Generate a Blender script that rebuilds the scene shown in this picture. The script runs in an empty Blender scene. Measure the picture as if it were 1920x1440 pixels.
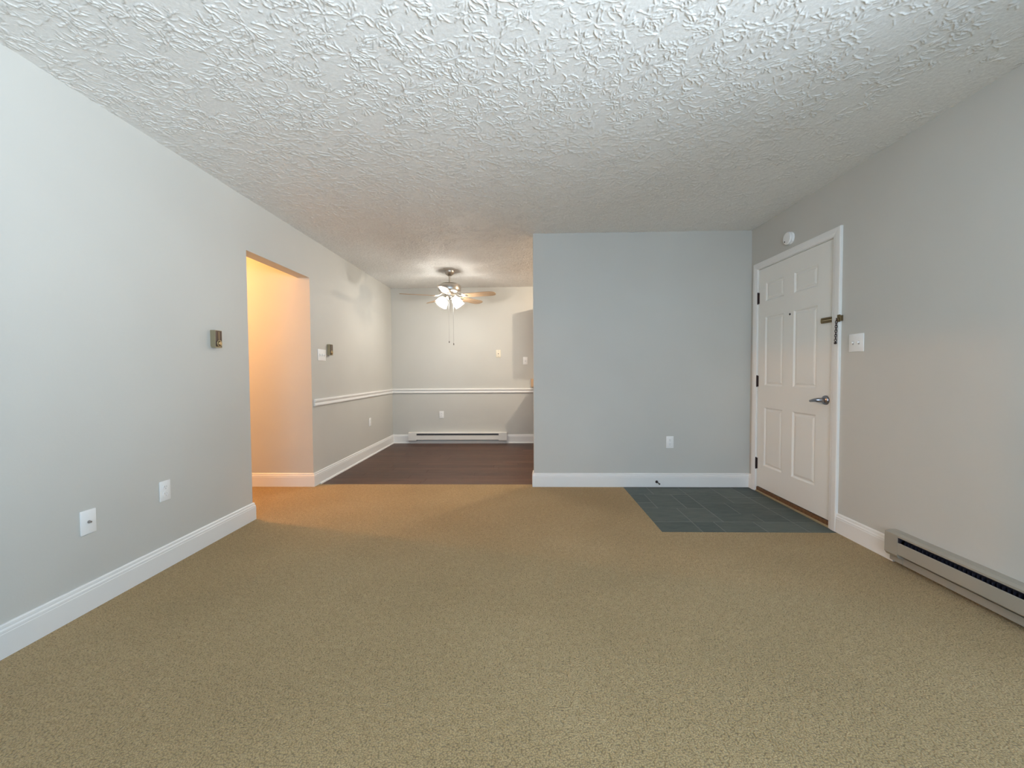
import bpy, bmesh, math, random
import numpy as np
from mathutils import Vector, Matrix
random.seed(7)
PI = math.pi
S = bpy.context.scene
COL = S.collection

# ------------------------------------------------------------------ camera
F_PX, YAW, PITCH, ROLL, CAM_H = 759.85, 0.0272, -0.0307, -0.0059, 1.1212
cam_d = bpy.data.cameras.new('camera')
cam = bpy.data.objects.new('camera', cam_d)
COL.objects.link(cam)
cam_d.sensor_width = 36.0
cam_d.lens = F_PX / 1920 * 36.0
cam_d.clip_start = 0.02
_R = Vector((math.cos(YAW), math.sin(YAW), 0))
_F = Vector((-math.sin(YAW) * math.cos(PITCH), math.cos(YAW) * math.cos(PITCH), math.sin(PITCH)))
_U = Vector((math.sin(YAW) * math.sin(PITCH), -math.cos(YAW) * math.sin(PITCH), math.cos(PITCH)))
_r2 = _R * math.cos(ROLL) + _U * math.sin(ROLL)
_u2 = -_R * math.sin(ROLL) + _U * math.cos(ROLL)
cam.matrix_world = Matrix(((_r2.x, _u2.x, -_F.x, 0), (_r2.y, _u2.y, -_F.y, 0),
                           (_r2.z, _u2.z, -_F.z, CAM_H), (0, 0, 0, 1)))
S.camera = cam

# ------------------------------------------------------------------ exposure, world, daylight
S.view_settings.view_transform = 'Standard'
S.view_settings.look = 'None'
S.view_settings.gamma = 1.0
S.view_settings.use_curve_mapping = False
S.view_settings.exposure = 0.66
S.cycles.use_denoising = True
S.cycles.denoising_prefilter = 'NONE'
S.cycles.max_bounces = 10
S.cycles.diffuse_bounces = 8
S.cycles.transparent_max_bounces = 12
S.cycles.caustics_reflective = False
S.cycles.caustics_refractive = False
S.cycles.sample_clamp_indirect = 6.0

W = bpy.data.worlds.new('overcast_sky')
S.world = W
W.use_nodes = True
W.node_tree.nodes['Background'].inputs[0].default_value = (0.72, 0.86, 1.0, 1)
W.node_tree.nodes['Background'].inputs[1].default_value = 1.0


def area_light(name, loc, aim, sx, sy, power, color):
    d = bpy.data.lights.new(name, 'AREA')
    d.shape = 'RECTANGLE'
    d.size, d.size_y, d.energy, d.color = sx, sy, power, color
    o = bpy.data.objects.new(name, d)
    COL.objects.link(o)
    o.location = loc
    o.rotation_euler = (Vector(aim) - Vector(loc)).to_track_quat('-Z', 'Y').to_euler()
    return o


# daylight through the two windows behind the photographer: blue sky light, and light thrown up by the sunlit ground
area_light('sky_daylight', (2.42, -0.70, 1.35), (0.0, -0.2, 0.9), 2.4, 1.5, 24, (0.13, 0.54, 1.0))
g = area_light('ground_daylight', (2.44, -0.75, 1.15), (-0.9, 0.6, 3.3), 2.4, 1.4, 57, (0.84, 0.93, 1.0))
g.data.spread = math.radians(86)
area_light('rear_daylight', (0.0, -2.62, 1.40), (0.2, 3.0, 1.1), 1.7, 1.3, 26, (0.62, 0.77, 1.0))
g = area_light('rear_ground_daylight', (0.0, -2.64, 1.30), (1.5, 1.0, 2.9), 1.7, 1.3, 27, (0.70, 0.85, 1.0))
g.data.spread = math.radians(120)

# ------------------------------------------------------------------ dimensions (metres)
XL, XR, YB, YD, XP = -2.070, 2.168, 3.924, 6.359, 0.103
O1, O2, OZ, H, YF = 3.012, 3.914, 2.044, 2.44, -2.40
HX = -4.90
TH = 0.116


# ------------------------------------------------------------------ materials
def new_mat(name, color=(0.8, 0.8, 0.8), rough=0.5, metal=0.0, spec=0.5):
    m = bpy.data.materials.new(name)
    m.use_nodes = True
    b = m.node_tree.nodes['Principled BSDF']
    b.inputs['Base Color'].default_value = (*color, 1)
    b.inputs['Roughness'].default_value = rough
    b.inputs['Metallic'].default_value = metal
    b.inputs['Specular IOR Level'].default_value = spec
    return m


class NT:
    """tiny node-graph helper"""
    def __init__(self, m):
        self.t = m.node_tree
        self.b = self.t.nodes['Principled BSDF']

    def n(self, kind, **kw):
        x = self.t.nodes.new(kind)
        for k, v in kw.items():
            setattr(x, k, v)
        return x

    def put(self, sock, v):
        if hasattr(v, 'is_output') or isinstance(v, bpy.types.NodeSocket):
            self.t.links.new(v, sock)
        else:
            sock.default_value = v

    def math(self, op, a, b=None, c=None, clamp=False):
        x = self.n('ShaderNodeMath', operation=op, use_clamp=clamp)
        self.put(x.inputs[0], a)
        if b is not None:
            self.put(x.inputs[1], b)
        if c is not None:
            self.put(x.inputs[2], c)
        return x.outputs[0]

    def vmath(self, op, a, b=None, scale=None):
        x = self.n('ShaderNodeVectorMath', operation=op)
        self.put(x.inputs[0], a)
        if b is not None:
            self.put(x.inputs[1], b)
        if scale is not None:
            self.put(x.inputs['Scale'], scale)
        return x.outputs[1] if op in ('LENGTH', 'DISTANCE') else x.outputs[0]

    def noise(self, vec, scale, detail=2.0, rough=0.5):
        x = self.n('ShaderNodeTexNoise')
        self.put(x.inputs['Vector'], vec)
        self.put(x.inputs['Scale'], scale)
        x.inputs['Detail'].default_value = detail
        x.inputs['Roughness'].default_value = rough
        return x

    def pos(self):
        return self.n('ShaderNodeNewGeometry').outputs['Position']

    def obj(self):
        return self.n('ShaderNodeTexCoord').outputs['Object']

    def ramp(self, fac, stops):
        x = self.n('ShaderNodeValToRGB')
        self.put(x.inputs[0], fac)
        e = x.color_ramp.elements
        while len(e) < len(stops):
            e.new(0.5)
        for k, (p, c) in enumerate(stops):
            e[k].position = p
            e[k].color = (*c, 1) if len(c) == 3 else c
        return x.outputs[0]

    def smooth(self, v, lo, hi):
        x = self.n('ShaderNodeMapRange', interpolation_type='SMOOTHSTEP')
        self.put(x.inputs[0], v)
        x.inputs[1].default_value, x.inputs[2].default_value = lo, hi
        return x.outputs[0]

    def bump(self, h, strength, dist):
        x = self.n('ShaderNodeBump')
        x.inputs['Strength'].default_value = strength
        x.inputs['Distance'].default_value = dist
        self.put(x.inputs['Height'], h)
        self.t.links.new(x.outputs[0], self.b.inputs['Normal'])


def wall_paint(name, color):
    m = new_mat(name, color, 0.55, spec=0.35)
    g = NT(m)
    p = g.pos()
    n1 = g.noise(p, 120, 2).outputs[0]
    g.bump(n1, 0.12, 0.002)
    n2 = g.noise(p, 1.3, 2).outputs[0]
    c = tuple(x * 0.97 for x in color)
    d = tuple(min(1, x * 1.03) for x in color)
    g.put(g.b.inputs['Base Color'], g.ramp(n2, [(0.3, c), (0.7, d)]))
    return m


def stomp_ceiling():
    m = new_mat('white_ceiling_paint', (0.80, 0.80, 0.785), 0.60, spec=0.40)
    g = NT(m)
    p = g.pos()
    n = g.math('ADD', g.noise(p, 55, 3).outputs[0], g.math('MULTIPLY', g.noise(p, 120, 2).outputs[0], 0.4))
    g.bump(n, 0.6, 0.0024)
    sp = g.noise(p, 85, 3, 0.7).outputs[0]
    g.put(g.b.inputs['Base Color'], g.ramp(sp, [(0.30, (0.74, 0.74, 0.725)), (0.70, (0.86, 0.86, 0.845))]))
    return m


def carpet_mat():
    m = new_mat('tan_loop_carpet', (0.36, 0.27, 0.16), 0.95, spec=0.1)
    g = NT(m)
    p = g.pos()
    v = g.n('ShaderNodeTexVoronoi', voronoi_dimensions='2D', feature='F1')
    q = g.vmath('ADD', p, g.vmath('SCALE', g.noise(p, 60, 2).outputs[1], scale=0.006))
    g.put(v.inputs['Vector'], q)
    v.inputs['Scale'].default_value = 175
    tuft = v.outputs['Distance']
    big = g.noise(p, 1.1, 3).outputs[0]
    mid = g.noise(p, 42, 3, 0.65).outputs[0]
    f = g.math('ADD', g.math('MULTIPLY', mid, 0.55), g.math('MULTIPLY', big, 0.45))
    base = g.ramp(f, [(0.34, (0.412, 0.288, 0.134)), (0.50, (0.485, 0.346, 0.170)), (0.66, (0.555, 0.410, 0.216))])
    mix = g.n('ShaderNodeMix', data_type='RGBA', blend_type='MULTIPLY')
    mix.inputs[0].default_value = 1.0
    g.put(mix.inputs[6], base)
    g.put(mix.inputs[7], g.ramp(tuft, [(0.0, (1.18, 1.18, 1.18)), (0.9, (0.52, 0.52, 0.50))]))
    g.put(g.b.inputs['Base Color'], mix.outputs[2])
    hgt = g.math('ADD', g.math('MULTIPLY', tuft, -1.0), g.math('MULTIPLY', mid, 0.8))
    g.bump(hgt, 0.9, 0.006)
    g.b.inputs['Sheen Weight'].default_value = 0.15
    return m


def slate_mat():
    m = new_mat('dark_green_slate', (0.05, 0.065, 0.063), 0.55, spec=0.4)
    g = NT(m)
    p = g.pos()
    rnd = g.n('ShaderNodeObjectInfo').outputs['Random']
    st = g.vmath('MULTIPLY', p, (5.0, 16.0, 1.0))
    n = g.noise(st, 1.6, 5, 0.6).outputs[0]
    f = g.math('ADD', g.math('MULTIPLY', n, 0.75), g.math('MULTIPLY', rnd, 0.3))
    g.put(g.b.inputs['Base Color'], g.ramp(f, [(0.30, (0.058, 0.078, 0.074)), (0.55, (0.092, 0.115, 0.105)), (0.80, (0.130, 0.145, 0.130))]))
    g.bump(g.noise(st, 6.0, 4, 0.6).outputs[0], 0.35, 0.003)
    return m


def plank_mat():
    m = new_mat('dark_walnut_vinyl', (0.13, 0.065, 0.04), 0.42, spec=0.35)
    g = NT(m)
    p = g.pos()
    rnd = g.n('ShaderNodeObjectInfo').outputs['Random']
    comb = g.n('ShaderNodeCombineXYZ')
    g.put(comb.inputs[2], g.math('MULTIPLY', rnd, 50.0))
    st = g.vmath('ADD', g.vmath('MULTIPLY', p, (2.5, 34.0, 1.0)), comb.outputs[0])
    n = g.noise(st, 1.7, 5, 0.62).outputs[0]
    f = g.math('ADD', g.math('MULTIPLY', n, 0.8), g.math('MULTIPLY', rnd, 0.2))
    g.put(g.b.inputs['Base Color'], g.ramp(f, [(0.28, (0.045, 0.020, 0.012)), (0.5, (0.078, 0.036, 0.021)), (0.75, (0.120, 0.060, 0.037))]))
    g.bump(n, 0.15, 0.001)
    return m


def wood_mat(name, c0, c1, axis_scale, rough=0.4):
    m = new_mat(name, c0, rough)
    g = NT(m)
    st = g.vmath('MULTIPLY', g.obj(), axis_scale)
    n = g.noise(st, 1.5, 4, 0.6).outputs[0]
    g.put(g.b.inputs['Base Color'], g.ramp(n, [(0.3, c0), (0.7, c1)]))
    return m


def glow_mat(name, color, strength):
    m = new_mat(name, color)
    b = m.node_tree.nodes['Principled BSDF']
    b.inputs['Emission Color'].default_value = (*color, 1)
    b.inputs['Emission Strength'].default_value = strength
    return m


def shade_glass(name):
    m = bpy.data.materials.new(name)
    m.use_nodes = True
    t = m.node_tree
    t.nodes.remove(t.nodes['Principled BSDF'])
    out = t.nodes['Material Output']
    tr = t.nodes.new('ShaderNodeBsdfTransparent')
    tl = t.nodes.new('ShaderNodeBsdfTranslucent')
    gl = t.nodes.new('ShaderNodeBsdfGlossy')
    gl.inputs['Roughness'].default_value = 0.15
    tl.inputs['Color'].default_value = (0.95, 0.94, 0.9, 1)
    a = t.nodes.new('ShaderNodeMixShader')
    b = t.nodes.new('ShaderNodeMixShader')
    a.inputs[0].default_value = 0.40
    b.inputs[0].default_value = 0.08
    t.links.new(tr.outputs[0], a.inputs[1])
    t.links.new(tl.outputs[0], a.inputs[2])
    t.links.new(a.outputs[0], b.inputs[1])
    t.links.new(gl.outputs[0], b.inputs[2])
    t.links.new(b.outputs[0], out.inputs[0])
    return m


def pane_glass():
    m = bpy.data.materials.new('window_glass')
    m.use_nodes = True
    t = m.node_tree
    t.nodes.remove(t.nodes['Principled BSDF'])
    tr = t.nodes.new('ShaderNodeBsdfTransparent')
    gl = t.nodes.new('ShaderNodeBsdfGlossy')
    gl.inputs['Roughness'].default_value = 0.02
    a = t.nodes.new('ShaderNodeMixShader')
    a.inputs[0].default_value = 0.06
    t.links.new(tr.outputs[0], a.inputs[1])
    t.links.new(gl.outputs[0], a.inputs[2])
    t.links.new(a.outputs[0], t.nodes['Material Output'].inputs[0])
    return m


M_WALL = wall_paint('greige_wall_paint', (0.575, 0.572, 0.540))
M_CEIL = stomp_ceiling()
M_TRIM = new_mat('white_trim_paint', (0.82, 0.82, 0.81), 0.35)
M_DOOR = new_mat('off_white_door_paint', (0.82, 0.815, 0.78), 0.42)
M_CARPET = carpet_mat()
M_SLATE = slate_mat()
M_GROUT = new_mat('grey_grout', (0.24, 0.25, 0.235), 0.9)
M_PLANK = plank_mat()
M_SUB = new_mat('subfloor_board', (0.10, 0.06, 0.04), 0.9)
M_PLATE = new_mat('white_plastic', (0.86, 0.87, 0.87), 0.35)
M_PLATE_C = new_mat('cream_plastic', (0.82, 0.76, 0.62), 0.4)
M_SLOT = new_mat('dark_slot', (0.03, 0.03, 0.03), 0.6)
M_GREYSLOT = new_mat('grey_recess', (0.42, 0.42, 0.42), 0.6)
M_NICKEL = new_mat('brushed_nickel', (0.50, 0.47, 0.43), 0.32, 1.0)
M_SATIN = new_mat('satin_chrome', (0.30, 0.30, 0.33), 0.28, 1.0)
M_BRONZE = new_mat('dark_bronze', (0.055, 0.035, 0.035), 0.45, 0.7)
M_BRASS = new_mat('aged_brass', (0.22, 0.16, 0.085), 0.42, 0.9)
M_BRASSL = new_mat('worn_light_brass', (0.62, 0.50, 0.30), 0.4, 0.7)
M_HEATER = new_mat('beige_heater_enamel', (0.36, 0.335, 0.285), 0.4)
M_HEATERW = new_mat('white_heater_enamel', (0.78, 0.765, 0.73), 0.4)
M_FIN_SHADE = new_mat('dark_fins_slot_shade', (0.025, 0.027, 0.045), 0.5, 0.3)
M_FING_SHADE = new_mat('grey_fins_slot_shade', (0.16, 0.15, 0.15), 0.5, 0.4)
M_OAK = wood_mat('worn_oak_sill', (0.115, 0.050, 0.020), (0.22, 0.105, 0.042), (30, 3, 30), 0.5)
M_BLADE = wood_mat('maple_fan_blade', (0.42, 0.27, 0.15), (0.56, 0.38, 0.23), (3, 30, 30), 0.4)
M_TSIDE = new_mat('champagne_metal', (0.36, 0.31, 0.20), 0.42, 0.5)
M_TFACE = wood_mat('brown_woodgrain_panel', (0.050, 0.028, 0.018), (0.085, 0.048, 0.032), (60, 60, 4), 0.35)
M_TGOLD = new_mat('gold_dial', (0.52, 0.40, 0.22), 0.35, 0.6)
M_SHADE = shade_glass('frosted_lamp_glass')
M_BULB = glow_mat('lit_bulb', (1.0, 0.93, 0.82), 22)
M_BULBW = glow_mat('lit_warm_bulb', (1.0, 0.62, 0.28), 8)
M_CHAIN = new_mat('chain_metal', (0.42, 0.41, 0.40), 0.35, 0.9)
M_CAB = wood_mat('oak_cabinet', (0.33, 0.17, 0.075), (0.45, 0.25, 0.12), (8, 8, 1.5), 0.45)
M_COUNTER = new_mat('tan_laminate', (0.50, 0.34, 0.21), 0.4)
M_PANE = pane_glass()


# ------------------------------------------------------------------ mesh helpers
class MB:
    def __init__(self):
        self.bm = bmesh.new()

    def box(self, x0, x1, y0, y1, z0, z1, bev=0.0, seg=1):
        t = bmesh.new()
        bmesh.ops.create_cube(t, size=1.0)
        for v in t.verts:
            v.co = Vector(((x0 + x1) / 2 + v.co.x * (x1 - x0), (y0 + y1) / 2 + v.co.y * (y1 - y0), (z0 + z1) / 2 + v.co.z * (z1 - z0)))
        if bev:
            bmesh.ops.bevel(t, geom=t.edges[:], offset=bev, segments=seg, affect='EDGES', profile=0.5)
        self.add(t)
        return self

    def add(self, t, mat=None):
        if mat is not None:
            bmesh.ops.transform(t, matrix=mat, verts=t.verts[:])
        me = bpy.data.meshes.new('tmp')
        t.to_mesh(me)
        t.free()
        self.bm.from_mesh(me)
        bpy.data.meshes.remove(me)

    def poly(self, pts):
        self.bm.faces.new([self.bm.verts.new(p) for p in pts])
        return self

    def prism(self, prof, x0, x1, frame=None):
        """profile of (y,z) points extruded along x"""
        t = bmesh.new()
        a = [t.verts.new((x0, y, z)) for y, z in prof]
        b = [t.verts.new((x1, y, z)) for y, z in prof]
        n = len(prof)
        t.faces.new(a[::-1])
        t.faces.new(b)
        for i in range(n):
            t.faces.new((a[i], a[(i + 1) % n], b[(i + 1) % n], b[i]))
        bmesh.ops.recalc_face_normals(t, faces=t.faces[:])
        self.add(t, frame)
        return self

    def sweep(self, prof, path, side):
        """profile of (out,z) swept along a 2-D wall path with mitred corners; side=+1 left of travel"""
        t = bmesh.new()
        P = [Vector(p) for p in path]
        rings = []
        for i, p in enumerate(P):
            ds = []
            if i > 0:
                ds.append((P[i] - P[i - 1]).normalized())
            if i < len(P) - 1:
                ds.append((P[i + 1] - P[i]).normalized())
            ns = [Vector((-d.y, d.x)) * side for d in ds]
            if len(ns) == 1:
                o = ns[0]
            else:
                o = (ns[0] + ns[1]) / (1 + ns[0].dot(ns[1]))
            rings.append([t.verts.new((p.x + o.x * u, p.y + o.y * u, z)) for u, z in prof])
        n = len(prof)
        for a, b in zip(rings, rings[1:]):
            for i in range(n):
                t.faces.new((a[i], a[(i + 1) % n], b[(i + 1) % n], b[i]))
        t.faces.new(rings[0])
        t.faces.new(rings[-1][::-1])
        bmesh.ops.recalc_face_normals(t, faces=t.faces[:])
        self.add(t)
        return self

    def lathe(self, prof, n=28, mat=None):
        """profile of (r,z) turned about z"""
        t = bmesh.new()
        rings = []
        for r, z in prof:
            if r < 1e-6:
                rings.append([t.verts.new((0, 0, z))])
            else:
                rings.append([t.verts.new((r * math.cos(2 * PI * k / n), r * math.sin(2 * PI * k / n), z)) for k in range(n)])
        for a, b in zip(rings, rings[1:]):
            for k in range(n):
                k2 = (k + 1) % n
                if len(a) == 1 and len(b) == 1:
                    continue
                if len(a) == 1:
                    t.faces.new((a[0], b[k], b[k2]))
                elif len(b) == 1:
                    t.faces.new((a[k], a[k2], b[0]))
                else:
                    t.faces.new((a[k], a[k2], b[k2], b[k]))
        bmesh.ops.recalc_face_normals(t, faces=t.faces[:])
        self.add(t, mat)
        return self

    def tube(self, pts, r, n=10, radii=None):
        t = bmesh.new()
        P = [Vector(p) for p in pts]
        rings = []
        up = Vector((0, 0, 1))
        for i, p in enumerate(P):
            d = (P[min(i + 1, len(P) - 1)] - P[max(i - 1, 0)]).normalized()
            a = d.cross(up)
            if a.length < 1e-3:
                a = d.cross(Vector((1, 0, 0)))
            a.normalize()
            b = d.cross(a)
            rr = radii[i] if radii else r
            rings.append([t.verts.new(p + (a * math.cos(2 * PI * k / n) + b * math.sin(2 * PI * k / n)) * rr) for k in range(n)])
        for a, b in zip(rings, rings[1:]):
            for k in range(n):
                t.faces.new((a[k], a[(k + 1) % n], b[(k + 1) % n], b[k]))
        t.faces.new(rings[0][::-1])
        t.faces.new(rings[-1])
        bmesh.ops.recalc_face_normals(t, faces=t.faces[:])
        self.add(t)
        return self

    def torus(self, R, r, mat, n=16, m=6, sx=1.0):
        t = bmesh.new()
        rings = []
        for i in range(n):
            a = 2 * PI * i / n
            rings.append([t.verts.new(((R + r * math.cos(2 * PI * j / m)) * math.cos(a) * sx, (R + r * math.cos(2 * PI * j / m)) * math.sin(a), r * math.sin(2 * PI * j / m))) for j in range(m)])
        for i in range(n):
            a, b = rings[i], rings[(i + 1) % n]
            for j in range(m):
                t.faces.new((a[j], b[j], b[(j + 1) % m], a[(j + 1) % m]))
        bmesh.ops.recalc_face_normals(t, faces=t.faces[:])
        self.add(t, mat)
        return self

    def build(self, name, mat, parent=None, smooth=False, loc=None, **props):
        me = bpy.data.meshes.new(name)
        self.bm.to_mesh(me)
        self.bm.free()
        me.materials.append(mat)
        if smooth:
            for p in me.polygons:
                p.use_smooth = True
            me.set_sharp_from_angle(angle=math.radians(38))
        o = bpy.data.objects.new(name, me)
        COL.objects.link(o)
        if parent is not None:
            o.parent = parent
        if loc is not None:
            o.location = loc
        for k, v in props.items():
            o[k] = v
        return o


def thing(name, loc, rz=0.0, label=None, category=None, group=None, kind=None):
    o = bpy.data.objects.new(name, None)
    o.empty_display_size = 0.05
    COL.objects.link(o)
    o.location = loc
    o.rotation_euler = (0, 0, rz)
    for k, v in (('label', label), ('category', category), ('group', group), ('kind', kind)):
        if v:
            o[k] = v
    return o


FACE_L, FACE_R, FACE_B = PI / 2, -PI / 2, 0.0        # local -Y points into the room
RX = Matrix.Rotation(PI / 2, 4, 'X')                 # lathe axis +z -> -y (out of the wall)

# ------------------------------------------------------------------ room shell
MB().box(XL - TH, XL, YF - TH, O1, 0, H).box(XL - TH, XL, O1, O2, OZ, H).box(XL - TH, XL, O2, YD + TH, 0, H) \
    .build('wall_left', M_WALL, kind='structure', label='long greige wall on the left with the hallway opening')
MB().box(HX, XL - TH, O2, O2 + TH, 0, H).build('wall_hall', M_WALL, kind='structure', label='hallway wall glowing orange behind the opening')
MB().box(HX, XL - TH, O1 - TH, O1, 0, H).box(HX - TH, HX, O1 - TH, O2 + TH, 0, H) \
    .build('wall_hallway', M_WALL, kind='structure', label='near side and end of the hallway, out of view')
MB().box(XL, XR, YD, YD + TH, 0, H).build('wall_back', M_WALL, kind='structure', label='far wall of the dining area above the white heater')
MB().box(XP, XR, YB, YB + TH, 0, H).build('wall_partition', M_WALL, kind='structure', label='greige partition wall beside the entrance door')
DY0, DY1, DZ = 2.885, 3.825, 2.055                    # rough opening of the entrance door
W1Y0, W1Y1, WZ0, WZ1 = -1.95, 0.55, 0.55, 2.10        # window 1 in the right wall, behind the viewer
WX0, WX1, W2Z0, W2Z1 = -0.85, 0.85, 0.75, 2.10        # window 2 in the wall behind the viewer
MB().box(XR, XR + TH, W1Y1, DY0, 0, H).box(XR, XR + TH, YF - TH, W1Y0, 0, H).box(XR, XR + TH, W1Y0, W1Y1, 0, WZ0).box(XR, XR + TH, W1Y0, W1Y1, WZ1, H) \
    .box(XR, XR + TH, DY0, DY1, DZ, H).box(XR, XR + TH, DY1, YD + TH, 0, H) \
    .build('wall_right', M_WALL, kind='structure', label='right wall with the white entrance door')
MB().box(XL, WX0, YF - TH, YF, 0, H).box(WX1, XR, YF - TH, YF, 0, H).box(WX0, WX1, YF - TH, YF, 0, W2Z0).box(WX0, WX1, YF - TH, YF, W2Z1, H) \
    .build('wall_front', M_WALL, kind='structure', label='wall behind the viewer')
ceil = MB().box(HX - TH, XR + TH, YF - TH, YD + TH, H, H + 0.1).build('ceiling', M_CEIL, kind='structure', label='white ceiling with stomped brush texture')


def stomp_relief():
    """brush-stomped plaster: every stomp leaves a fan of short ridges; built as a relief mesh under the ceiling slab"""
    rng = np.random.default_rng(11)
    y0, ym, y1 = 0.90, 2.20, YD
    d1, d2 = 0.0030, 0.0055
    grids = []
    for (ya, yb, d) in ((y0, ym, d1), (ym, y1, d2)):
        nx, ny = int(round((XR - XL) / d)) + 1, int(round((yb - ya) / d)) + 1
        grids.append([ya, yb, (XR - XL) / (nx - 1), (yb - ya) / (ny - 1), nx, ny, np.zeros((ny, nx), np.float32)])

    def ridge(P, w, hgt):
        lo, hi = P.min(0) - w, P.max(0) + w
        for (ya, yb, dxx, dyy, nx, ny, Z) in grids:
            i0, i1 = max(0, int((lo[0] - XL) / dxx)), min(nx, int((hi[0] - XL) / dxx) + 2)
            j0, j1 = max(0, int((lo[1] - ya) / dyy)), min(ny, int((hi[1] - ya) / dyy) + 2)
            if i0 >= i1 or j0 >= j1:
                continue
            ww = max(w, 0.62 * dyy)
            gx = XL + np.arange(i0, i1) * dxx
            gy = ya + np.arange(j0, j1) * dyy
            X, Y = np.meshgrid(gx, gy)
            best = np.zeros_like(X)
            n = len(P) - 1
            for k in range(n):
                a, b = P[k], P[k + 1]
                e = b - a
                t = np.clip(((X - a[0]) * e[0] + (Y - a[1]) * e[1]) / (e @ e), 0, 1)
                dist2 = (X - a[0] - t * e[0]) ** 2 + (Y - a[1] - t * e[1]) ** 2
                s_ = (k + t) / n
                prof = np.clip(1 - dist2 / ww ** 2, 0, 1) ** 0.8 * (0.35 + 0.65 * np.sin(np.pi * np.clip(s_ * 0.9 + 0.08, 0, 1)))
                best = np.maximum(best, prof)
            sub = Z[j0:j1, i0:i1]
            np.maximum(sub, best * hgt, out=sub)

    step = 0.090
    for cy in np.arange(y0 - .1, y1 + .1, step):
        for cx0 in np.arange(XL - .1, XR + .1, step):
            c = np.array([cx0 + rng.uniform(-.05, .05), cy + rng.uniform(-.05, .05)])
            keep = 0.94 if c[0] < 1.15 else max(0.25, 0.94 - (c[0] - 1.15) * 0.85)
            if rng.random() > keep:
                continue
            fan0, span = rng.uniform(0, 6.283), rng.uniform(3.6, 6.283)
            big = rng.uniform(0.75, 1.25)
            for k in range(rng.integers(16, 28)):
                th = fan0 + span * rng.random()
                r = rng.uniform(.005, .060) * big
                L = rng.uniform(.010, .044) * big
                bend = rng.normal(0, 6.0)
                n = 4
                pts = []
                for q in range(n + 1):
                    u = q / n
                    rr, aa = r + L * u, th + bend * L * u * u + rng.normal(0, .03)
                    pts.append((c[0] + rr * math.cos(aa), c[1] + rr * math.sin(aa)))
                ridge(np.array(pts), rng.uniform(.0018, .0033), rng.uniform(.0019, .0050))
    for (ya, yb, dxx, dyy, nx, ny, Z) in grids:
        Z[0, :] = 0 if ya == y0 else Z[0, :]
        X, Y = np.meshgrid(np.linspace(XL, XR, nx), np.linspace(ya, yb, ny))
        co = np.stack([X, Y, H - 0.0004 - Z], -1).reshape(-1, 3).astype(np.float32)
        idx = np.arange(nx * ny, dtype=np.int32).reshape(ny, nx)
        f = np.stack([idx[:-1, :-1], idx[1:, :-1], idx[1:, 1:], idx[:-1, 1:]], -1).reshape(-1, 4)
        me = bpy.data.meshes.new('stomped_plaster')
        me.vertices.add(len(co))
        me.vertices.foreach_set('co', co.ravel())
        me.loops.add(f.size)
        me.loops.foreach_set('vertex_index', f.ravel())
        me.polygons.add(len(f))
        me.polygons.foreach_set('loop_start', np.arange(0, f.size, 4, dtype=np.int32))
        me.polygons.foreach_set('use_smooth', np.ones(len(f), dtype=bool))
        me.update(calc_edges=True)
        me.materials.append(M_CEIL)
        o = bpy.data.objects.new('stomped_plaster', me)
        COL.objects.link(o)
        o.parent = ceil
        o['kind'] = 'stuff'


stomp_relief()

for nm, loc, rz, hw, hh in (('window_1', (XR + TH / 2, (W1Y0 + W1Y1) / 2, WZ0), FACE_R, (W1Y1 - W1Y0) / 2, WZ1 - WZ0),
                            ('window_2', (0, YF - TH / 2, W2Z0), PI, (WX1 - WX0) / 2, W2Z1 - W2Z0)):
    win = thing(nm, loc, rz, kind='structure', label='white framed window behind the viewer')
    MB().box(-hw, hw, -.03, .03, 0, .05).box(-hw, hw, -.03, .03, hh - .05, hh).box(-hw, -hw + .05, -.03, .03, .05, hh - .05) \
        .box(hw - .05, hw, -.03, .03, .05, hh - .05).box(-.025, .025, -.03, .03, .05, hh - .05).build('window_frame', M_TRIM, win)
    for s in (-1, 1):
        MB().box(min(s * .025, s * (hw - .05)), max(s * .025, s * (hw - .05)), -.004, .004, .05, hh - .05).build('pane', M_PANE, win)

# floor: subfloor carrying carpet, slate entry pad and dining planks
fl = MB().box(HX - TH, XR + TH, YF - TH, YD + TH, -0.10, -0.013).build('floor', M_SUB, kind='structure', label='floor of the apartment')
TX0, TX1, TY0, TY1 = 0.962, XR, 2.812, YB
CY = 3.992
c = MB().box(XL, XR, YF, TY0, -.013, 0).box(XL, TX0, TY0, YB, -.013, 0).box(XL, XP, YB, CY, -.013, 0).box(HX, XL, O1, O2, -.013, 0)
c.build('carpet', M_CARPET, fl, label='tan looped wall-to-wall carpet')
MB().box(TX0, TX1, TY0, TY1, -.0129, -.0052).box(XR, XR + .05, DY0, DY1, -.0129, -.0052).build('grout_bed', M_GROUT, fl)
tiles = [(TX0, 1.185, 3.69, TY1), (1.185, 1.485, 3.69, TY1), (1.485, 1.785, 3.755, TY1), (1.785, 1.985, 3.61, TY1), (1.985, XR, 3.61, TY1),
         (TX0, 1.10, 3.46, 3.69), (TX0, 1.10, 3.318, 3.46), (1.10, 1.335, 3.318, 3.69), (1.335, 1.485, 3.318, 3.69), (1.485, 1.785, 3.455, 3.755), (1.785, 1.985, 3.455, 3.61),
         (1.985, XR, 3.318, 3.61), (1.985, XR, 3.02, 3.318),
         (TX0, 1.25, 3.02, 3.318), (1.25, 1.485, 3.02, 3.318), (1.485, 1.70, 3.185, 3.455), (1.70, 1.985, 3.185, 3.455), (1.485, 1.785, 3.02, 3.185), (1.785, 1.985, 3.02, 3.185),
         (TX0, 1.25, TY0, 3.02), (1.25, 1.408, TY0, 3.02), (1.408, 1.70, TY0, 3.02), (1.70, 1.985, TY0, 3.02), (1.985, XR, TY0, 3.02)]
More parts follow.
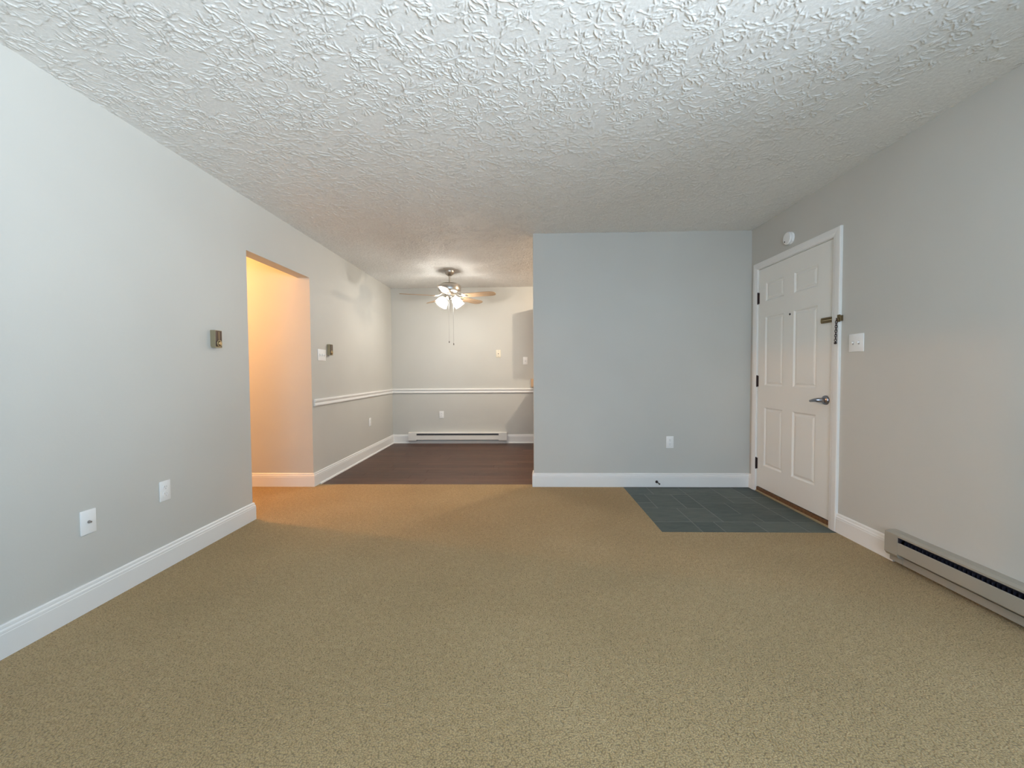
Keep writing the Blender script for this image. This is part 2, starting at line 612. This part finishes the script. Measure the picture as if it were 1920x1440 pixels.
for (x0, x1, y0, y1) in tiles:
    w, d, g_ = (x1 - x0) / 2, (y1 - y0) / 2, .0027
    o = MB().box(-w + g_, w - g_, -d + g_, d - g_, -.004, 0, .0012).build('tile', M_SLATE, fl, loc=((x0 + x1) / 2, (y0 + y1) / 2, -.0042 + random.uniform(-.0006, .0006)))
# dining planks
PW, PL = 0.1215, 1.22
py, row = CY + 0.0005, 0
pm = {}
while py < YD - 0.005:
    pw = min(PW, YD - py)
    px = XL - random.uniform(0.05, 1.1)
    while px < XR:
        a, b = max(px, XL), min(px + PL, XR)
        if py < YB + TH and b > XP:
            b = min(b, XP)
        if b - a > 0.02:
            key = (round(b - a, 4), round(pw, 4))
            o = None
            if key in pm:
                o = pm[key].copy()
                COL.objects.link(o)
                o.location = ((a + b) / 2, py + pw / 2, -.0045)
            else:
                w, d = (b - a) / 2, pw / 2
                o = MB().box(-w + .0006, w - .0006, -d + .0006, d - .0006, -.008, 0, .0009).build('plank', M_PLANK, fl, loc=((a + b) / 2, py + d, -.0045))
                pm[key] = o
        px += PL
    py += pw
    row += 1

# ------------------------------------------------------------------ baseboards, chair rail
BB = [(0, 0), (.016, 0), (.016, .096), (.0142, .0985), (.0148, .101), (.0142, .109), (.011, .1135), (.0095, .1155), (.0108, .118), (.0095, .127), (.005, .132), (0, .132)]


def board(name, path, side, label, prof=BB):
    return MB().sweep(prof, path, side).build(name, M_TRIM, kind='structure', label=label)


board('baseboard_left', [(XL, YF), (XL, O1), (HX, O1)], -1, 'white baseboard along the near left wall')
board('baseboard_hall', [(HX, O2), (XL, O2), (XL, YD), (-1.80, YD)], -1, 'white baseboard from the hallway around the dining wall')
board('baseboard_dining', [(-0.258, YD), (0.19, YD)], -1, 'white baseboard right of the dining heater')
board('baseboard_back', [(XP, YB + TH), (XP, YB), (XR, YB), (XR, 3.868)], -1, 'white baseboard under the partition wall')
board('baseboard_right', [(XR, 2.826), (XR, 2.392)], -1, 'white baseboard between door and heater')
board('baseboard_front', [(XR, 0.40), (XR, YF), (XL, YF)], -1, 'white baseboard behind the viewer')
SHOE = [(.016, -.004), (.030, -.004), (.0295, .003), (.027, .008), (.0225, .0115), (.016, .013)]
MB().sweep(SHOE, [(XL, CY + .012), (XL, YD), (-1.80, YD)], -1).sweep(SHOE, [(-0.258, YD), (0.19, YD)], -1) \
    .build('trim_1', M_TRIM, kind='structure', label='white shoe moulding along the dining floor')
RAIL = [(0, .788), (.011, .788), (.0155, .792), (.0165, .799), (.0155, .807), (.010, .812), (.0065, .817), (.0065, .825), (.012, .830), (.019, .834), (.0215, .842), (.020, .851), (.014, .857), (0, .858)]
MB().sweep(RAIL, [(XL, 3.945), (XL, YD), (0.215, YD)], -1).build('trim_2', M_TRIM, kind='structure', label='white chair rail around the dining area')

# ------------------------------------------------------------------ entrance door
dr = thing('door_1', (XR, (2.905 + 3.808) / 2, 0), FACE_R, kind='structure', label='white six-panel entrance door in the right wall')
# local: x = along wall (towards viewer is +x), -y = into the room, z up.  world y = yc - x
YC = (2.905 + 3.808) / 2


def dx(y):
    return YC - y


SX0, SX1, SZ0, SZ1 = dx(3.806), dx(2.907), .047, 2.034
FY = .004                                              # slab face, just inside the wall plane
cols = [(dx(3.704), dx(3.452)), (dx(3.325), dx(3.062))]
rows = [(.255, .787), (.983, 1.597), (1.735, 1.900)]
xs = sorted([SX0, SX1] + [v for p in cols for v in p])
zs = sorted([SZ0, SZ1] + [v for p in rows for v in p])
slab = MB()
for i in range(len(xs) - 1):
    for j in range(len(zs) - 1):
        if any(abs(xs[i] - a) < 1e-6 for a, b in cols) and any(abs(zs[j] - a) < 1e-6 for a, b in rows):
            continue
        slab.poly([(xs[i], FY, zs[j]), (xs[i + 1], FY, zs[j]), (xs[i + 1], FY, zs[j + 1]), (xs[i], FY, zs[j + 1])])
slab.box(SX0, SX1, FY + .012, FY + .040, SZ0, SZ1)
for (x0, x1, z0, z1) in ((SX0, SX0 + .004, SZ0, SZ1), (SX1 - .004, SX1, SZ0, SZ1), (SX0, SX1, SZ0, SZ0 + .004), (SX0, SX1, SZ1 - .004, SZ1)):
    slab.box(x0, x1, FY + .0002, FY + .013, z0, z1)
slab.build('door_slab', M_DOOR, dr)
for (a, b) in cols:
    for (z0, z1) in rows:
        p = MB()
        rings = [(0, 0), (.006, .004), (.012, .0095), (.019, .0095), (.030, .0045), (.040, .0030)]
        R = [[(a + i, FY + d, z0 + i), (b - i, FY + d, z0 + i), (b - i, FY + d, z1 - i), (a + i, FY + d, z1 - i)] for i, d in rings]
        for q, r in zip(R, R[1:]):
            for k in range(4):
                p.poly([q[k], q[(k + 1) % 4], r[(k + 1) % 4], r[k]])
        p.poly(R[-1])
        bmesh.ops.remove_doubles(p.bm, verts=p.bm.verts[:], dist=1e-5)
        p.build('panel', M_DOOR, dr)
# jambs, stop and casing
MB().box(SX0 - .019, SX0 - .003, -.001, TH, 0, SZ1 + .020).box(SX1 + .003, SX1 + .0185, -.001, TH, 0, SZ1 + .020).box(SX0 - .003, SX1 + .003, -.001, TH, SZ1 + .003, SZ1 + .020) \
    .box(SX0 - .003, SX0 + .012, FY + .042, FY + .055, .03, SZ1 + .003).box(SX1 - .012, SX1 + .003, FY + .042, FY + .055, .03, SZ1 + .003) \
    .build('door_jamb', M_DOOR, dr)
cas = MB()
CP = [(0, 0), (-.010, 0), (-.0125, .006), (-.0135, .014), (-.0165, .022), (-.018, .040), (-.018, .052), (-.015, .056), (0, .056)]   # (y, across) from inner edge
ix0, ix1, iz = SX0 - .006, SX1 + .006, SZ1 + .007
loop_i = [(ix0, 0), (ix0, iz), (ix1, iz), (ix1, 0)]
t = bmesh.new()
rg = []
for k, (x, z) in enumerate(loop_i):
    r_ = []
    for (yy, u) in CP:
        wx = -u if k < 2 else u * 1.3
        r_.append(t.verts.new((x + wx, yy, z + (u if k in (1, 2) else 0))))
    rg.append(r_)
for a, b in zip(rg, rg[1:]):
    for i in range(len(CP)):
        t.faces.new((a[i], a[(i + 1) % len(CP)], b[(i + 1) % len(CP)], b[i]))
t.faces.new(rg[0]); t.faces.new(rg[-1][::-1])
bmesh.ops.recalc_face_normals(t, faces=t.faces[:])
cas.add(t)
cas.build('door_casing', M_TRIM, dr)
# hinges, threshold
for zc in (1.778, 1.020, .259):
    h = MB().tube([(SX0 - .004, -.004, zc - .050), (SX0 - .004, -.004, zc + .050)], .0062, 10).tube([(SX0 - .004, -.004, zc - .055), (SX0 - .004, -.004, zc + .055)], .004, 8)
    h.box(SX0 - .012, SX0 + .010, -.0018, .003, zc - .050, zc + .050)
    h.build('hinge', M_BRONZE, dr, label='dark bronze hinge')
MB().box(SX0 - .003, SX1 + .003, .000, TH, -.006, .040, .003).build('door_sill', M_OAK, dr, label='worn brown oak door sill')
MB().box(SX0 - .003, SX1 + .003, -.006, .004, -.006, .010, .002).build('sill_edge', M_BRASSL, dr, label='pale worn strip along the sill')
MB().box(SX0 + .002, SX1 - .002, FY + .006, FY + .036, .039, .0475).build('door_sweep', M_BRONZE, dr)
# lever handle
hx, hz = dx(2.962), .903
MB().lathe([(0, .0), (.034, .0), (.034, .006), (.030, .012), (.016, .016), (.012, .020), (.012, .034), (0, .034)], 28,
           Matrix.Translation((hx, FY, hz)) @ RX).build('handle_rose', M_SATIN, dr, smooth=True, label='round satin chrome handle rose')
MB().tube([(hx, FY - .012, hz), (hx, FY - .046, hz), (hx - .006, FY - .056, hz), (hx - .022, FY - .058, hz - .001), (hx - .055, FY - .055, hz - .006), (hx - .088, FY - .050, hz - .012)],
          .01, 14, radii=[.016, .0165, .0155, .0135, .0115, .0085]).build('lever', M_SATIN, dr, smooth=True, label='satin chrome lever')
MB().box(SX1 - .0015, SX1 + .0035, -.0022, .006, .885, .925).build('latch_plate', M_BRONZE, dr)
MB().lathe([(0, 0), (.0085, 0), (.0085, .003), (.006, .004), (.0045, .002), (0, .002)], 16, Matrix.Translation((dx(3.369), FY, 1.574)) @ RX).build('peephole', M_SLOT, dr, smooth=True)
# chain lock
kx = dx(2.962)
tr = MB().box(kx - .048, kx + .046, FY - .004, FY, 1.455, 1.493, .0015).box(kx - .048, kx + .046, FY - .013, FY - .004, 1.455, 1.466, .002).box(kx - .048, kx + .046, FY - .013, FY - .004, 1.482, 1.493, .002)
tr.box(kx - .056, kx - .046, FY - .010, FY, 1.461, 1.487, .003)
tr.build('chain_track', M_BRASS, dr, label='aged brass chain track')
MB().box(kx - .044, kx + .044, FY - .0052, FY - .0041, 1.4715, 1.4765).build('track_slot', M_BRASSL, dr)
cx = dx(2.827)
cp = MB().box(cx - .014, cx + .014, -.021, -.018, 1.446, 1.495, .0012).box(cx - .014, cx + .008, -.028, -.021, 1.449, 1.470, .002).box(cx + .001, cx + .013, -.0185, 0, 1.452, 1.490)
cp = cp.build('chain_plate', M_BRASS, dr, label='aged brass chain holder')
lx = cx - .010
for k in range(10):
    zc = 1.462 - k * .0155
    m_ = Matrix.Translation((lx - k * .0006, -.0275, zc)) @ Matrix.Rotation(PI / 4 if k % 2 else -PI / 4, 4, 'Z') @ Matrix.Rotation(PI / 2, 4, 'X') @ Matrix.Diagonal((.75, 1.25, 1, 1))
    MB().torus(.0078, .0026, m_, 12, 6).build('chain_link', M_BRONZE, cp, smooth=True)
MB().lathe([(0, -.006), (.007, -.005), (.008, 0), (.007, .005), (0, .006)], 14, Matrix.Translation((lx - .006, -.0275, 1.303)) @ RX).build('chain_knob', M_BRONZE, cp, smooth=True)

# ------------------------------------------------------------------ wall plates
def screw(parent, x, z, y=-.0062, m=None):
    MB().lathe([(0, .0009), (.0028, .0006), (.0032, 0)], 10, Matrix.Translation((x, y, z)) @ RX).build('screw', m or M_PLATE, parent)


def plate_base(parent, w=.070, h=.115, m=None):
    MB().box(-w / 2, w / 2, -.006, 0, -h / 2, h / 2, .0028, 2).build('cover_plate', m or M_PLATE, parent, smooth=True)


def outlet(loc, rz, label, mat=None):
    o = thing('wall_outlet', loc, rz, label, 'outlet')
    plate_base(o, m=mat)
    for s in (-1, 1):
        zc = s * .0195
        f = MB()
        t = bmesh.new()
        pts = []
        for k in range(24):
            a = 2 * PI * k / 24
            pts.append((max(-.0168, min(.0168, .0175 * math.cos(a))), max(-.0142, min(.0142, .0175 * math.sin(a)))))
        va = [t.verts.new((x, -.0058, zc + z)) for x, z in pts]
        vb = [t.verts.new((x * .97, -.0082, zc + z * .97)) for x, z in pts]
        for k in range(24):
            t.faces.new((va[k], va[(k + 1) % 24], vb[(k + 1) % 24], vb[k]))
        t.faces.new(vb)
        bmesh.ops.recalc_face_normals(t, faces=t.faces[:])
        f.add(t)
        rc = f.build('receptacle', mat or M_PLATE, o)
        q = MB().box(-.0075, -.0052, -.0086, -.0081, zc - .001, zc + .008).box(.0052, .0075, -.0086, -.0081, zc, zc + .008)
        q.lathe([(0, .0004), (.0026, .0004), (.0026, 0)], 10, Matrix.Translation((0, -.0081, zc - .007)) @ RX)
        q.build('slots', M_GREYSLOT, rc)
    screw(o, 0, 0, -.006)
    return o


def switch(loc, rz, gangs, label, mat=None):
    o = thing('light_switch', loc, rz, label, 'switch')
    w = .070 + (gangs - 1) * .046
    plate_base(o, w, .117, mat)
    for k in range(gangs):
        x = (k - (gangs - 1) / 2) * .046
        MB().box(x - .0052, x + .0052, -.0064, -.0058, -.012, .012).build('switch_slot', M_GREYSLOT, o)
        up = random.choice((-1, 1))
        t = bmesh.new()
        bmesh.ops.create_cube(t, size=1)
        f = MB()
        f.add(t, Matrix.Translation((x, -.010, up * .003)) @ Matrix.Rotation(up * .5, 4, 'X') @ Matrix.Diagonal((.0085, .016, .0095, 1)))
        f.build('toggle', mat or M_PLATE, o)
        for s in (-1, 1):
            screw(o, x, s * .030, -.006)
    return o


co = thing('coax_plate', (XL, 1.848, .420), FACE_L, 'white cable wall plate with a chrome stud, low on the left wall nearest the viewer', 'wall plate')
plate_base(co)
MB().lathe([(0, 0), (.0068, 0), (.0068, .0028), (.0060, .003), (.0043, .0035), (.0043, .012), (0, .012)], 16, Matrix.Translation((0, -.006, 0)) @ RX).build('coax_stud', M_CHAIN, co, smooth=True, label='chrome threaded stud')
for s in (-1, 1):
    screw(co, 0, s * .042, -.006)
outlet((XL, 2.262, .447), FACE_L, 'white duplex outlet on the near left wall, before the hallway opening')
outlet((XL, 5.400, .450), FACE_L, 'white outlet seen edge-on below the chair rail on the dining side wall')
outlet((-1.290, YD, .446), FACE_B, 'white duplex outlet on the dining far wall above the long white heater')
outlet((1.410, YB, .433), FACE_B, 'white duplex outlet on the partition wall above the slate entry tiles')
switch((XL, 4.122, 1.302), FACE_L, 3, 'white triple switch plate just past the hallway opening, beside a thermostat')
switch((XR, 2.698, 1.295), FACE_R, 2, 'white double switch plate on the right wall beside the entrance door')
switch((0.038, YD, 1.290), FACE_B, 1, 'white single switch plate in the shadow near the kitchen edge of the dining wall')
pp = thing('phone_plate', (-0.384, YD, 1.402), FACE_B, 'cream phone wall plate with studs, high on the dining far wall', 'wall plate')
plate_base(pp, .072, .119, M_PLATE_C)
MB().box(-.006, .006, -.0068, -.0058, -.008, .006).build('phone_jack', M_SLOT, pp)
for s in (-1, 1):
    MB().lathe([(0, .007), (.0045, .006), (.0045, .0045), (.0028, .004), (.0028, 0)], 12, Matrix.Translation((0, -.006, s * .042)) @ RX).build('stud', M_CHAIN, pp)


def thermostat(y, zc, label):
    o = thing('thermostat', (XL, y, zc), FACE_L, label, 'thermostat')
    w, h, d = .060, .116, .034
    MB().prism([(0, -h / 2 + .010), (0, h / 2), (-d, h / 2), (-d, -h / 2), (-.010, -h / 2)], -w / 2, w / 2).build('body', M_TSIDE, o)
    MB().box(-w / 2 + .003, w / 2 - .003, -d - .0022, -d + .001, -h / 2 + .007, h / 2 - .003, .001).build('face_panel', M_TFACE, o, label='dark brown woodgrain face')
    MB().box(-.0016, .0016, -d - .0032, -d - .002, -.012, h / 2 - .010).build('pointer_line', M_TGOLD, o)
    dl = MB().lathe([(.019, 0), (.0225, .002), (.0225, .005), (.019, .007), (.0165, .005), (.0165, 0)], 28, Matrix.Translation((0, -d - .0022, -.029)) @ RX).build('dial_ring', M_TGOLD, o, smooth=True, label='gold dial ring')
    MB().lathe([(.0125, 0), (.0125, .009), (.010, .011), (0, .011)], 24, Matrix.Translation((0, -d - .0022, -.029)) @ RX).build('dial_knob', M_TGOLD, dl, smooth=True)
    return o


thermostat(2.668, 1.350, 'brown and gold dial thermostat on the near left wall before the hallway opening')
thermostat(4.270, 1.363, 'brown and gold dial thermostat past the hallway opening, beside the triple switch')

al = thing('alarm_disc', (XR, 3.370, 2.184), FACE_R, 'small round white alarm on the wall above the entrance door', 'alarm')
MB().lathe([(.050, 0), (.050, .010), (.047, .014), (.050, .018), (.050, .026), (.045, .033), (.030, .0355), (0, .036)], 36, RX).build('alarm_body', M_PLATE, al, smooth=True)
MB().lathe([(.0055, 0), (.0055, .0035), (0, .0035)], 14, Matrix.Translation((-.018, -.0345, -.024)) @ RX).build('sensor_dot', M_SLOT, al)

ds = thing('door_stop', (1.282, YB - .016, .052), FACE_B, 'small dark bronze spring door stop on the baseboard above the slate tiles', 'door stop')
MB().lathe([(0, 0), (.013, 0), (.013, .003), (.008, .008), (0, .008)], 18, RX).build('stop_base', M_BRONZE, ds, smooth=True)
MB().tube([(0, -.006, 0), (.003, -.035, -.001), (.005, -.058, -.004)], .0042, 10).build('spring', M_BRONZE, ds, smooth=True)
MB().lathe([(.0065, 0), (.0075, .004), (.0075, .012), (.005, .016), (0, .016)], 14, Matrix.Translation((.005, -.056, -.004)) @ RX).build('stop_tip', M_SLOT, ds, smooth=True)


# ------------------------------------------------------------------ baseboard heaters
def heater(loc, rz, L, label, mat, fin_shade, hgt=.188, capL=.08, capR=.08):
    """local x from 0 (left end) to L, -y into the room"""
    o = thing('baseboard_heater', loc, rz, label, 'heater')
    k = hgt / .188
    D = .068
    MB().prism([(0, .018), (0, .188 * k), (-.004, .188 * k), (-.004, .024), (-.027, .024), (-.032, .056 * k), (-.035, .056 * k), (-.034, .018)], .003, L - .003).build('back_pan', mat, o)
    MB().prism([(0, .186 * k), (0, .190 * k), (-.045, .190 * k), (-D, .184 * k), (-D, .174 * k), (-D + .002, .174 * k), (-D + .002, .1825 * k), (-.045, .187 * k)], capL, L - capR).build('top_hood', mat, o)
    fc = [(-D, .143 * k), (-D + .004, .145 * k), (-D + .0055, .143 * k), (-D + .0025, .139 * k), (-D + .0025, .082 * k), (-D + .010, .074 * k), (-D + .008, .072 * k), (-D, .080 * k)]
    MB().prism(fc, capL, L - capR).build('front_cover', mat, o)
    cp_ = [(0, .020), (0, .1905 * k), (-.045, .1905 * k), (-D - .001, .185 * k), (-D - .001, .070 * k), (-D + .010, .054 * k), (-.037, .052 * k), (-.037, .020)]
    for (a, b) in ((0, capL), (L - capR, L)):
        MB().prism(cp_, a, b).build('end_cap', mat, o)
    f = MB().box(capL, L - capR, -.040, -.006, .085 * k, .181 * k).box(capL + .001, capL + .012, -.0655, -.040, .083 * k, .173 * k).box(L - capR - .012, L - capR - .001, -.0655, -.040, .083 * k, .173 * k)  # solid dark blocks in with the fins put the slot's shade into colour
    n = int((L - capL - capR) / .02)
    for i in range(n):
        x = capL + .01 + i * .02
        f.box(x, x + .002, -.058, -.040, .086 * k, .158 * k)
    f.build('fins_and_slot_shade', fin_shade, o, kind='stuff')
    return o


heater((-1.806, YD, -.0222), FACE_B, 1.550, 'long white baseboard heater under the dining far wall', M_HEATERW, M_FING_SHADE, .192, .128, .128)
heater((XR, 2.388, 0), FACE_R, 1.98, 'beige baseboard heater on the right wall next to the viewer', M_HEATER, M_FIN_SHADE, .190)

# ------------------------------------------------------------------ ceiling fan
FX, FYY = -.953, 5.313
fan = thing('ceiling_fan', (FX, FYY, H), 0, 'brushed nickel ceiling fan with wooden blades and lit glass shades over the dining area', 'ceiling fan')
MB().lathe([(0, 0), (.066, 0), (.066, -.012), (.060, -.030), (.044, -.052), (.028, -.064), (.020, -.068), (0, -.068)], 32).build('canopy', M_NICKEL, fan, smooth=True)
MB().lathe([(0, -.060), (.0125, -.060), (.0125, -.150), (.026, -.153), (.026, -.170), (0, -.170)], 18).build('downrod', M_NICKEL, fan, smooth=True)
MB().lathe([(0, -.162), (.060, -.164), (.120, -.172), (.140, -.184), (.147, -.198), (.147, -.256), (.143, -.266), (.128, -.280), (.090, -.292), (.070, -.296), (0, -.296)], 48).build('motor_housing', M_NICKEL, fan, smooth=True)
MB().lathe([(0, -.292), (.062, -.296), (.068, -.304), (.068, -.338), (.060, -.350), (.035, -.358), (.018, -.372), (.010, -.376), (0, -.378)], 32).build('switch_housing', M_NICKEL, fan, smooth=True)
ZB = -.330
for k in range(5):
    th = math.radians(-16 + 72 * k)
    A = Matrix.Rotation(th, 4, 'Z')
    T = A @ Matrix.Translation((0, 0, ZB)) @ Matrix.Rotation(math.radians(-12.5), 4, 'X')
    out = [(.190, -.050), (.20, -.055), (.36, -.062), (.52, -.066), (.575, -.064), (.610, -.052), (.632, -.028), (.638, 0), (.632, .028), (.610, .052), (.575, .064), (.52, .066), (.36, .062), (.20, .055), (.190, .050)]
    t = bmesh.new()
    a = [t.verts.new((x, y, .003)) for x, y in out]
    b = [t.verts.new((x, y, -.003)) for x, y in out]
    t.faces.new(a); t.faces.new(b[::-1])
    for i in range(len(out)):
        t.faces.new((a[i], b[i], b[(i + 1) % len(out)], a[(i + 1) % len(out)]))
    bmesh.ops.recalc_face_normals(t, faces=t.faces[:])
    bl = MB()
    bl.add(t)
    bo = bl.build('blade', M_BLADE, fan)
    bo.matrix_local = T
    ir = MB().tube([(.075, 0, .042), (.105, 0, .036), (.150, 0, .006), (.190, 0, .0)], .009, 8, radii=[.012, .011, .009, .008])
    ir.box(.178, .262, -.030, .030, .0034, .0068, .001)
    ir.box(.178, .250, -.026, .026, -.0072, -.0034, .001)
    io = ir.build('blade_iron', M_NICKEL, bo, smooth=True)
for k, deg in enumerate((213, 327, 35, 145)):
    th = math.radians(deg)
    A = Matrix.Rotation(th, 4, 'Z')
    T = A @ Matrix.Translation((.066, 0, -.340)) @ Matrix.Rotation(math.radians(-38), 4, 'Y')
    arm = MB()
    arm.lathe([(0, .018), (.014, .016), (.014, -.004), (.024, -.010), (.026, -.026), (.018, -.028), (0, -.028)], 20)
    ao = arm.build('lamp_socket', M_NICKEL, fan, smooth=True)
    ao.matrix_local = T
    sh = MB().lathe([(.026, -.022), (.034, -.030), (.046, -.046), (.054, -.068), (.056, -.090), (.059, -.112), (.066, -.130), (.0645, -.130), (.0575, -.112), (.0545, -.090), (.0525, -.068), (.0445, -.047), (.033, -.032), (.0255, -.024)], 32)
    so = sh.build('lamp_shade', M_SHADE, ao, smooth=True, label='glowing tulip glass shade')
    bb = MB().lathe([(0, -.026), (.012, -.028), (.013, -.040), (.022, -.058), (.027, -.078), (.024, -.094), (.013, -.104), (0, -.107)], 20)
    bb.build('bulb', M_BULB, ao, smooth=True)
    ld = bpy.data.lights.new('fan_bulb_light', 'POINT')
    ld.energy, ld.color, ld.shadow_soft_size = 12.0, (1.0, 0.965, 0.90), 0.03
    lo = bpy.data.objects.new('fan_bulb_light', ld)
    COL.objects.link(lo)
    lo.parent = fan
    lo.matrix_local = T @ Matrix.Translation((0, 0, -.103))
for (x, y, z1) in ((-.004, -.045, -.915), (.052, -.03, -.942)):
    c_ = MB().tube([(x * .6, y, -.345), (x, y - .004, -.40), (x, y - .004, z1)], .0019, 6).build('pull_chain', M_CHAIN, fan)
    MB().lathe([(0, 0), (.003, -.002), (.0055, -.014), (.0045, -.026), (0, -.028)], 12, Matrix.Translation((x, y - .004, z1))).build('chain_pull', M_BRONZE, c_, smooth=True)

# ------------------------------------------------------------------ hallway and kitchen lamps (out of view, they light what is seen)
def flush_lamp(loc, label, power, color, bulbm, r=.13):
    o = thing('flush_lamp', loc, 0, label, 'ceiling lamp')
    MB().lathe([(0, 0), (r + .015, 0), (r + .015, -.015), (r + .005, -.022), (0, -.022)], 32).build('lamp_base', M_NICKEL, o, smooth=True)
    MB().lathe([(r, -.020), (r * .98, -.045), (r * .75, -.080), (r * .4, -.098), (0, -.103)], 32).build('lamp_bowl', M_SHADE, o, smooth=True)
    MB().lathe([(0, -.025), (.012, -.028), (.024, -.045), (.024, -.058), (.010, -.070), (0, -.072)], 16).build('bulb', bulbm, o, smooth=True)
    d = bpy.data.lights.new('flush_bulb_light', 'POINT')
    d.energy, d.color, d.shadow_soft_size = power, color, 0.035
    l = bpy.data.objects.new('flush_bulb_light', d)
    COL.objects.link(l)
    l.parent = o
    l.location = (0, 0, -.125)
    return o


flush_lamp((-3.75, 3.47, H), 'warm flush ceiling lamp in the hallway, out of view', 80, (1.0, 0.46, 0.145), M_BULBW)
flush_lamp((1.15, 5.25, H), 'flush ceiling lamp in the kitchen, hidden by the partition', 46, (1.0, 0.83, 0.63), M_BULBW)

# ------------------------------------------------------------------ kitchen units behind the partition (edge only in view)
KX = 0.215
ct = MB().box(.165, XR, YD - .635, YD, .872, .910, .004, 2).box(.124, XR, YD - .020, YD, .872, 1.005, .003)
o = ct.build('kitchen_worktop', M_COUNTER)
o['label'] = 'tan laminate kitchen worktop with upstand, its end peeking past the partition wall'
o['category'] = 'worktop'
bc = thing('base_cabinet', ((KX + XR - .03) / 2, YD, -.0045), 0, 'oak kitchen base cabinet behind the partition wall', 'cabinet')
w = (XR - KX - .03) / 2
MB().box(-w, w, -.60, -.002, .10, .8765).box(-w + .01, w, -.54, -.002, 0, .10).build('cabinet_body', M_CAB, bc)
wc = thing('wall_cabinet', ((KX + XR - .01) / 2, YD, 1.37), 0, 'oak kitchen wall cabinet behind the partition wall', 'cabinet')
MB().box(-w, w, -.320, -.002, 0, .735).build('cabinet_body', M_CAB, wc)
for par, z0, z1, yf in ((bc, .13, .855, -.60), (wc, .02, .715, -.320)):
    for k in range(4):
        a = -w + .01 + k * (2 * w - .02) / 4
        b = a + (2 * w - .02) / 4 - .008
        dd = MB().box(a, b, yf - .019, yf, z0, z1, .003).box(a + .055, b - .055, yf - .024, yf - .018, z0 + .055, z1 - .055, .004).build('cabinet_door', M_CAB, par)
        MB().lathe([(.005, 0), (.005, .010), (.014, .018), (.012, .026), (0, .028)], 16, Matrix.Translation((b - .03 if k % 2 == 0 else a + .03, yf - .019, z1 - .06 if par is bc else z0 + .06)) @ RX).build('knob', M_NICKEL, dd, smooth=True)
